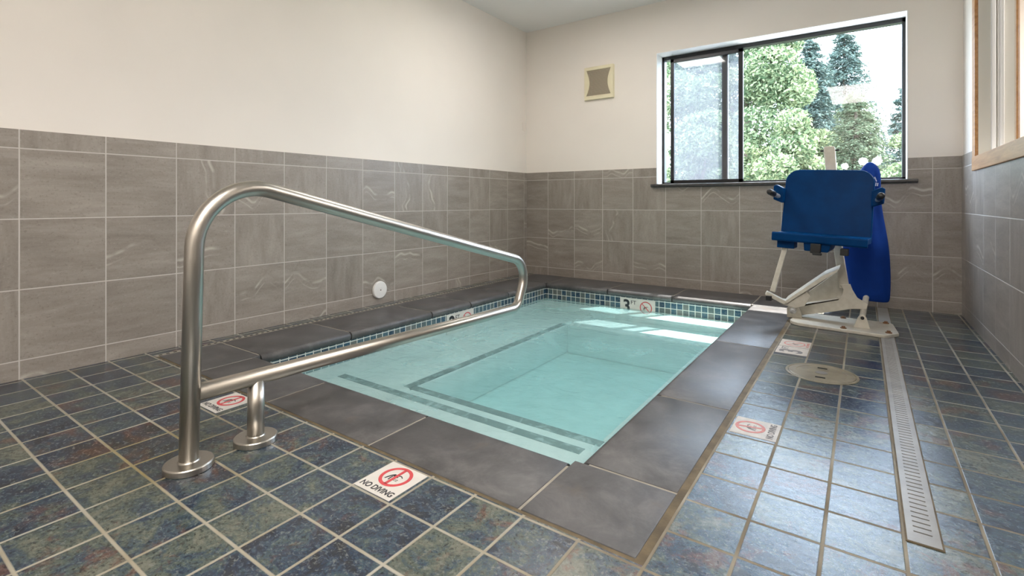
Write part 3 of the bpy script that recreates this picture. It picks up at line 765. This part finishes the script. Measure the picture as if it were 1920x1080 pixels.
bm = bmesh.new(); prism(bm, [(-.128, .235), (-.074, .245), (-.1135, .52), (-.152, 1.160), (-.160, 1.168), (-.208, 1.168), (-.216, 1.160), (-.160, .50)], 'y', 3.905, 3.965)
mast = obj('mast', bm, M['cream'], lift, bevel=.004)
obj('mast_pin', tube(bmesh.new(), [(-.235, 3.935, 1.142), (-.128, 3.935, 1.142)], .006, 10), M['rubber'], mast)
bm = bmesh.new(); prism(bm, rounded([(-.050, .019), (.035, .019), (.018, .085), (.006, .102), (-.014, .102), (-.026, .085)], [.0, .0, .01, .012, .012, .01]), 'y', 3.790, 3.802)
ab = obj('actuator_bracket', bm, M['cream'], lift, bevel=.002)
obj('bracket_pin', lathe(bmesh.new(), [(.010, 0), (.010, -.005), (.005, -.006)], (-.004, 3.790, .082), 14, 'y'), M['rubber'], ab)
bm = bmesh.new(); tube(bm, [(-.004, 3.81, .082), (.006, 3.97, .125), (.030, 4.13, .24)], .017, 16)
obj('actuator_ram', bm, M['cream'], lift, smooth=False)
# seat assembly, rolled a little to the right and reclined
S = Matrix.Translation((-.205, 3.80, .590)) @ Matrix.Rotation(R(-4), 4, 'Z') @ Matrix.Rotation(R(2.8), 4, 'Y')
bm = bmesh.new(); hw = .250
rec = Matrix.Rotation(R(-9), 4, 'X')
shape = rounded([(-hw, -.03), (hw, -.03), (hw-.004, .425), (-hw+.004, .425)], [0, 0, .085, .085], 10)
prism(bm, shape, 'y', -.014, .014, S @ rec)
obj('backrest', bm, M['blue'], lift, bevel=.008, seg=3)
bm = bmesh.new(); prism(bm, [(-.285, .014), (-.292, .006), (-.292, -.034), (-.284, -.042), (-.262, -.042), (-.255, -.024), (.0, -.036), (.02, -.020), (.02, .012), (-.02, .004), (-.25, .004)], 'x', -.248, .248, S)
obj('seat', bm, M['blue'], lift, bevel=.004)
bm = bmesh.new(); box(bm, -.225, -.128, -.24, -.13, -.088, -.024, S); obj('leg_mount', bm, M['blue'], lift, bevel=.004)
bm = bmesh.new(); prism(bm, [(-.075, -.03), (.075, -.03), (.055, -.090), (-.068, -.090)], 'y', -.27, .0, S); mm = obj('mast_mount', bm, M['blue'], lift, bevel=.004)
bm = bmesh.new(); box(bm, -.033, .022, -.300, -.268, -.098, -.040, S); box(bm, -.020, .028, -.305, -.28, -.108, -.094, S); obj('belt_buckle', bm, M['rubber'], mm, bevel=.004)
bm = bmesh.new(); box(bm, .115, .155, -.255, -.20, -.10, -.06, S); obj('under_seat_clip', bm, M['rubber'], lift, bevel=.003)
for sgn in (-1, 1):
    bm = bmesh.new(); q = sgn
    prism(bm, rounded([(q*.238, .19), (q*.30, .215), (q*.302, .305), (q*.285, .315), (q*.238, .290)][::sgn], 0.008, 3), 'y', -.045, .020, S)
    ar = obj('armrest', bm, M['blue'], lift, bevel=.006)
    bm = bmesh.new(); a = S @ Vector((q*.268, -.03, .235)); b = S @ Vector((q*.292, -.19, .262)); tube(bm, [a, b], .0145, 14); tb = obj('arm_tube', bm, M['alu'], ar)
    bm = bmesh.new(); d = (b-a).normalized(); c = a + d*.10
    tube(bm, [c, b, b+d*.012, b+d*.016], [.0195, .0195, .0165, .009], 16); obj('arm_grip', bm, M['rubber'], ar, smooth=True)
# legrest tube, hinge block and folded footplate
def bar(p, q, w, h, up=(0, 0, 1)):
    p, q = Vector(p), Vector(q); d = (q-p).normalized(); s = d.cross(Vector(up)).normalized(); u = s.cross(d)
    bm = bmesh.new(); v = []
    for e in (p, q):
        for a, b in ((-1, -1), (1, -1), (1, 1), (-1, 1)): v.append(bm.verts.new(e+s*a*w/2+u*b*h/2))
    for f in ((0, 1, 2, 3), (7, 6, 5, 4), (0, 4, 5, 1), (1, 5, 6, 2), (2, 6, 7, 3), (3, 7, 4, 0)): bm.faces.new([v[i] for i in f])
    return bm
obj('legrest_tube', bar((-.402, 3.63, .53), (-.477, 3.60, .225), .030, .034, (0, 1, 0)), M['cream'], lift, bevel=.004)
o = obj('hinge_block', bar((-.515, 3.60, .215), (-.408, 3.62, .160), .05, .026), M['cream'], lift, bevel=.004)
obj('end_cap', box(bmesh.new(), -.512, -.478, 3.565, 3.635, .170, .200), M['rubber'], o, bevel=.003)
bm = bmesh.new(); prism(bm, [(-.470, .172), (-.425, .145), (-.350, .130), (-.300, .148), (-.268, .215), (-.300, .252), (-.395, .170)], 'y', 3.62, 3.70)
obj('footplate_bracket', bm, M['cream'], lift, bevel=.003)
bm = bmesh.new(); prism(bm, [(-.420, .160), (-.405, .151), (-.130, .378), (-.118, .397), (-.200, .352)], 'y', 3.60, 3.88)
obj('footplate', bm, M['cream'], lift, bevel=.002)

# cloth cover bunched over the lift's back
cover = thing('lift_cover', 'royal blue fabric cover hanging behind the lift seat', 'cover', (.05, 4.12, .14))
bm = bmesh.new()
secs = [(.142, .055, .070, .050), (.150, .048, .094, .075), (.185, .036, .110, .090), (.26, .026, .118, .095), (.36, .020, .124, .095), (.487, .008, .128, .092), (.587, .006, .116, .088),
        (.70, .008, .102, .080), (.80, .012, .086, .072), (.87, .020, .076, .066), (.925, .028, .066, .060), (.985, .034, .060, .055), (1.02, .036, .050, .045), (1.045, .036, .034, .030), (1.068, .036, .014, .012)]
rings = []; n = 40
for z, xc, hw_, hd in secs:
    ring = []
    for k in range(n):
        a = 2*math.pi*k/n; c, s_ = math.cos(a), math.sin(a)
        x = xc + hw_*math.copysign(abs(c)**.75, c); y = 4.12 + hd*math.copysign(abs(s_)**.75, s_)
        w = noise.noise(Vector((x*9, y*9, z*3.2)))*.018 + math.sin(a*5+z*4)*.006*(1 if .2 < z < 1.0 else 0)
        ring.append(bm.verts.new((x + c*w, y + s_*w, z + noise.noise(Vector((x*12, y*12, 4)))*.006)))
    rings.append(ring)
for A, B in zip(rings, rings[1:]):
    for k in range(n): bm.faces.new([A[k], A[(k+1) % n], B[(k+1) % n], B[k]])
bm.faces.new(rings[0]); bm.faces.new(rings[-1])
obj('fabric', bm, M['cloth'], cover, smooth=True, sub=1)
bm = bmesh.new()
for i, (x0, z0, x1, z1) in enumerate(((.052, .935, .062, .965), (.062, .965, .072, .935), (.056, .905, .060, .928), (.066, .905, .070, .928), (.076, .905, .079, .925))):
    bar_ = bar((x0, 4.055, z0), (x1, 4.055, z1), .006, .003, (0, 1, 0)); me = bpy.data.meshes.new('x'); bar_.to_mesh(me); bar_.free(); bm.from_mesh(me); bpy.data.meshes.remove(me)
obj('printed_mark', bm, M['print'], cover)

# ------------------------------------------------------------------ outdoors
gr = obj('lawn', box(bmesh.new(), -30, 30, 8.4, 50, -1.2, -.9), M['grass']); tag(gr, 'green lawn outside below the trees', 'lawn', kind='structure')
pa = obj('bounce_slab', box(bmesh.new(), -8, 8, WYO+.02, 8.4, -.9, -.80), M['concrete']); tag(pa, 'unseen pale slab added outside below the window to bounce light', 'added slab', kind='structure')  # unseen slab added to bounce sunlight up to the reveal and ceiling
def leaves(bm, blobs, count, size, rnd, flat=.5, shell=.55):
    tot = sum(b[3]*b[4] for b in blobs)
    for cx, cy, cz, rx, rz in blobs:
        for _ in range(int(count*rx*rz/tot)):
            while True:
                p = Vector((rnd.uniform(-1, 1), rnd.uniform(-1, 1), rnd.uniform(-1, 1)))
                if shell < p.length < 1: break
            p = Vector((cx+p.x*rx, cy+p.y*rx, cz+p.z*rz))
            nrm = Vector((rnd.gauss(0, .6), rnd.gauss(0, .6)-.2, rnd.gauss(0, .5)+flat)).normalized()
            s, u = frame_of(nrm); a = rnd.uniform(0, 6.28); d1 = s*math.cos(a)+u*math.sin(a); d2 = nrm.cross(d1)
            k = size*rnd.uniform(.6, 1.3)
            q = [p-d1*k, p-d2*k*.45, p+d1*k, p+d2*k*.45]
            bm.faces.new([bm.verts.new(v) for v in q])
def broadleaf(name, label, x, y, ztop, zbot, rad, count, size, mat, seed, squash=1.0, cat='tree', group='trees outside the window'):
    rnd = random.Random(seed); t = thing(name, label, cat, (x, y, -.9), group)
    bm = bmesh.new(); blobs = []
    for _ in range(26):
        f = rnd.random(); z = zbot + (ztop-zbot)*f; rr = rad*(1-.75*f**2.2)
        a = rnd.uniform(0, 6.28); d = rr*math.sqrt(rnd.random())
        b = rad*rnd.uniform(.22, .40); blobs.append((x+d*math.cos(a), y+d*math.sin(a), z-b*.3, b, b*squash*.75))
    leaves(bm, blobs, count, size, rnd)
    obj('foliage', bm, mat, t)
    bm = bmesh.new(); tube(bm, [(x, y, -.92), (x+.05, y, zbot+.3), (x, y+.05, zbot*.3+ztop*.7)], [.16, .12, .03], 10)
    for k in range(6):
        b = blobs[k]; tube(bm, [(x, y, zbot*.7+b[2]*.3), (b[0], b[1], b[2])], [.05, .012], 6)
    obj('trunk', bm, M['bark'], t); return t
def conifer(name, label, x, y, ztop, zbot, rad, count, size, mat, seed, group='trees outside the window', power=1.0):
    rnd = random.Random(seed); t = thing(name, label, 'tree', (x, y, -.9), group); bm = bmesh.new()
    per = 46; nb = max(1, count//per)
    for i in range(nb):
        f = rnd.random()**.8; z = ztop-(ztop-zbot)*f; rr = rad*(.06+.94*f**power)*rnd.uniform(.55, 1.08); a = rnd.uniform(0, 6.28)
        dirv = Vector((math.cos(a), math.sin(a), -.28)); 
        for k in range(per):
            s_ = rnd.random()**.6; p = Vector((x, y, z)) + dirv*rr*s_ + Vector((rnd.gauss(0, .05), rnd.gauss(0, .05), rnd.gauss(0, .035)))*(.5+rr)
            side = Vector((-dirv.y, dirv.x, rnd.uniform(-.5, .2)))*rnd.choice((-1, 1)); d1 = (dirv*.7+side*rnd.uniform(.3, 1)+Vector((0, 0, rnd.uniform(-.5, .1)))).normalized()
            sN, uN = frame_of(d1); d2 = (sN*math.cos(k)+uN*math.sin(k)); q = size*rnd.uniform(.6, 1.4)
            bm.faces.new([bm.verts.new(v) for v in (p-d1*q*.2, p+d2*q*.22+d1*q*.4, p+d1*q, p-d2*q*.22+d1*q*.4)])
    obj('foliage', bm, mat, t)
    obj('trunk', tube(bmesh.new(), [(x, y, -.92), (x, y, zbot), (x, y, ztop-.1)], [.16, .13, .015], 10), M['bark'], t); return t

broadleaf('maple_tree', 'tall sunlit maple behind the middle of the window', -2.30, 13.0, 5.1, 1.0, 1.65, 38000, .052, M['maple'], 3)
broadleaf('maple_tree', 'bright maple filling the view through the hazy left pane', -4.1, 14.8, 6.2, .2, 2.1, 40000, .055, M['maple'], 5)
broadleaf('maple_tree', 'low spreading maple in front, with the palest leaves', -1.20, 9.4, 2.55, -.2, .95, 22000, .042, M['maple'], 9, 1.0)
broadleaf('maple_tree', 'low maple seen through the lower part of the hazy left pane', -2.75, 10.4, 2.5, -.2, 1.05, 20000, .045, M['maple'], 15, 1.0)
broadleaf('leafy_shrub', 'low bright shrub at the right edge of the window', .58, 10.9, 1.95, -.3, .62, 9000, .04, M['maple'], 12, 1.0, 'shrub')
conifer('fir_tree', 'tall dark fir with its spire nearest the maple', -1.30, 17.2, 5.80, .5, 1.75, 40000, .085, M['fir'], 21, power=.8)
conifer('fir_tree', 'tall dark fir behind the cedar, second spire from the maple', -.50, 19.6, 6.45, .5, 1.9, 40000, .085, M['fir'], 22, power=.75)
conifer('cedar_tree', 'drooping cedar right of the maple', -.12, 12.6, 3.10, -.3, 1.0, 34000, .055, M['cedar'], 23, power=.55)
conifer('fir_tree', 'small dark fir at the right edge of the window', .80, 15.0, 3.5, .0, .85, 15000, .075, M['fir'], 29, power=.8)
t = broadleaf('flowering_shrub', 'small shrub with white flower heads just above the blue cover', .06, 7.4, 1.15, -.5, .32, 1500, .04, M['maple'], 41, 1.0, 'shrub')
rnd = random.Random(5)
for x, z, r in ((.0, 1.285, .042), (.135, 1.285, .045), (-.18, 1.235, .03)):
    bm = bmesh.new(); leaves(bm, [(x, 7.3, z, r, r)], 160, .014, rnd, .2, .75); o = obj('flower_head', bm, M['blossom'], t)
    if True: obj('stem', tube(bmesh.new(), [(.06, 7.4, .7), (x, 7.31, z-.01)], .006, 6), M['bark'], t)

# ------------------------------------------------------------------ lights
def lamp(label, x, y, w, l, power, zc=ZC):
    t = thing('added_ceiling_light', label, 'ceiling light', (x, y, zc), 'added ceiling lights')
    obj('housing', box(bmesh.new(), x-w/2, x+w/2, y-l/2, y+l/2, zc-.06, zc), M['housing'], t, bevel=.006)
    obj('diffuser', box(bmesh.new(), x-w/2+.03, x+w/2-.03, y-l/2+.03, y+l/2-.03, zc-.072, zc-.058), M['diff'], t)
    L = bpy.data.lights.new('lamp', 'AREA'); L.shape = 'RECTANGLE'; L.size = w-.06; L.size_y = l-.06; L.energy = power; L.color = (1.0, .945, .885)
    o = bpy.data.objects.new('lamp', L); C.objects.link(o); o.location = (x, y, zc-.075)
    o.parent = t; o.matrix_parent_inverse = Matrix.Translation(t.location).inverted()
lamp('large added ceiling light, out of view over the front of the room', -.05, -.5, .9, 1.8, 36)  # added out of view to raise the wall brightness
lamp('small added ceiling light, out of view over the far left of the pool', -1.75, 3.25, .6, .9, 9)  # second added lamp, out of view, brightens the end wall
lamp('added corridor ceiling light, out of view beyond the right wall', 1.8, 4.2, .5, 1.2, 45, 2.6)  # added lamp, keeps the corridor from going dark

sun = bpy.data.lights.new('sun', 'SUN'); sun.energy = 15.0; sun.angle = R(.6); sun.color = (1, .96, .88)
so = bpy.data.objects.new('sun', sun); C.objects.link(so); so.location = (3, 9, 12)
so.rotation_euler = Vector((-.27, -.41, -1.0)).to_track_quat('-Z', 'Y').to_euler()
pt = bpy.data.lights.new('window_portal', 'AREA'); pt.shape = 'RECTANGLE'; pt.size = WX1-WX0; pt.size_y = WZ1-WZ0; pt.cycles.is_portal = True
po = bpy.data.objects.new('window_portal', pt); C.objects.link(po); po.location = ((WX0+WX1)/2, WYO+.03, (WZ0+WZ1)/2)
po.rotation_euler = Vector((0, -1, 0)).to_track_quat('-Z', 'Z').to_euler()

wd = bpy.data.worlds.new('World'); bpy.context.scene.world = wd; wd.use_nodes = True
bg = wd.node_tree.nodes['Background']; bg.inputs[0].default_value = (.66, .815, 1.0, 1); bg.inputs[1].default_value = 7.0

# ------------------------------------------------------------------ camera
cam = bpy.data.cameras.new('camera'); cam.sensor_width = 36; cam.sensor_fit = 'HORIZONTAL'
cam.lens = 940/1920*36; cam.shift_y = -(540-379)/1920; cam.clip_start = .02; cam.clip_end = 200
co = bpy.data.objects.new('camera', cam); C.objects.link(co); co.location = (0, 0, .8)
co.rotation_euler = (R(90), 0, .611)
sc = bpy.context.scene; sc.camera = co
sc.view_settings.view_transform = 'Standard'; sc.view_settings.look = 'None'; sc.view_settings.gamma = 1; sc.view_settings.use_curve_mapping = False
sc.view_settings.exposure = 1.2
sc.cycles.max_bounces = 10; sc.cycles.diffuse_bounces = 5; sc.cycles.transparent_max_bounces = 16
sc.cycles.sample_clamp_indirect = 8.0; sc.cycles.caustics_reflective = False; sc.cycles.caustics_refractive = False
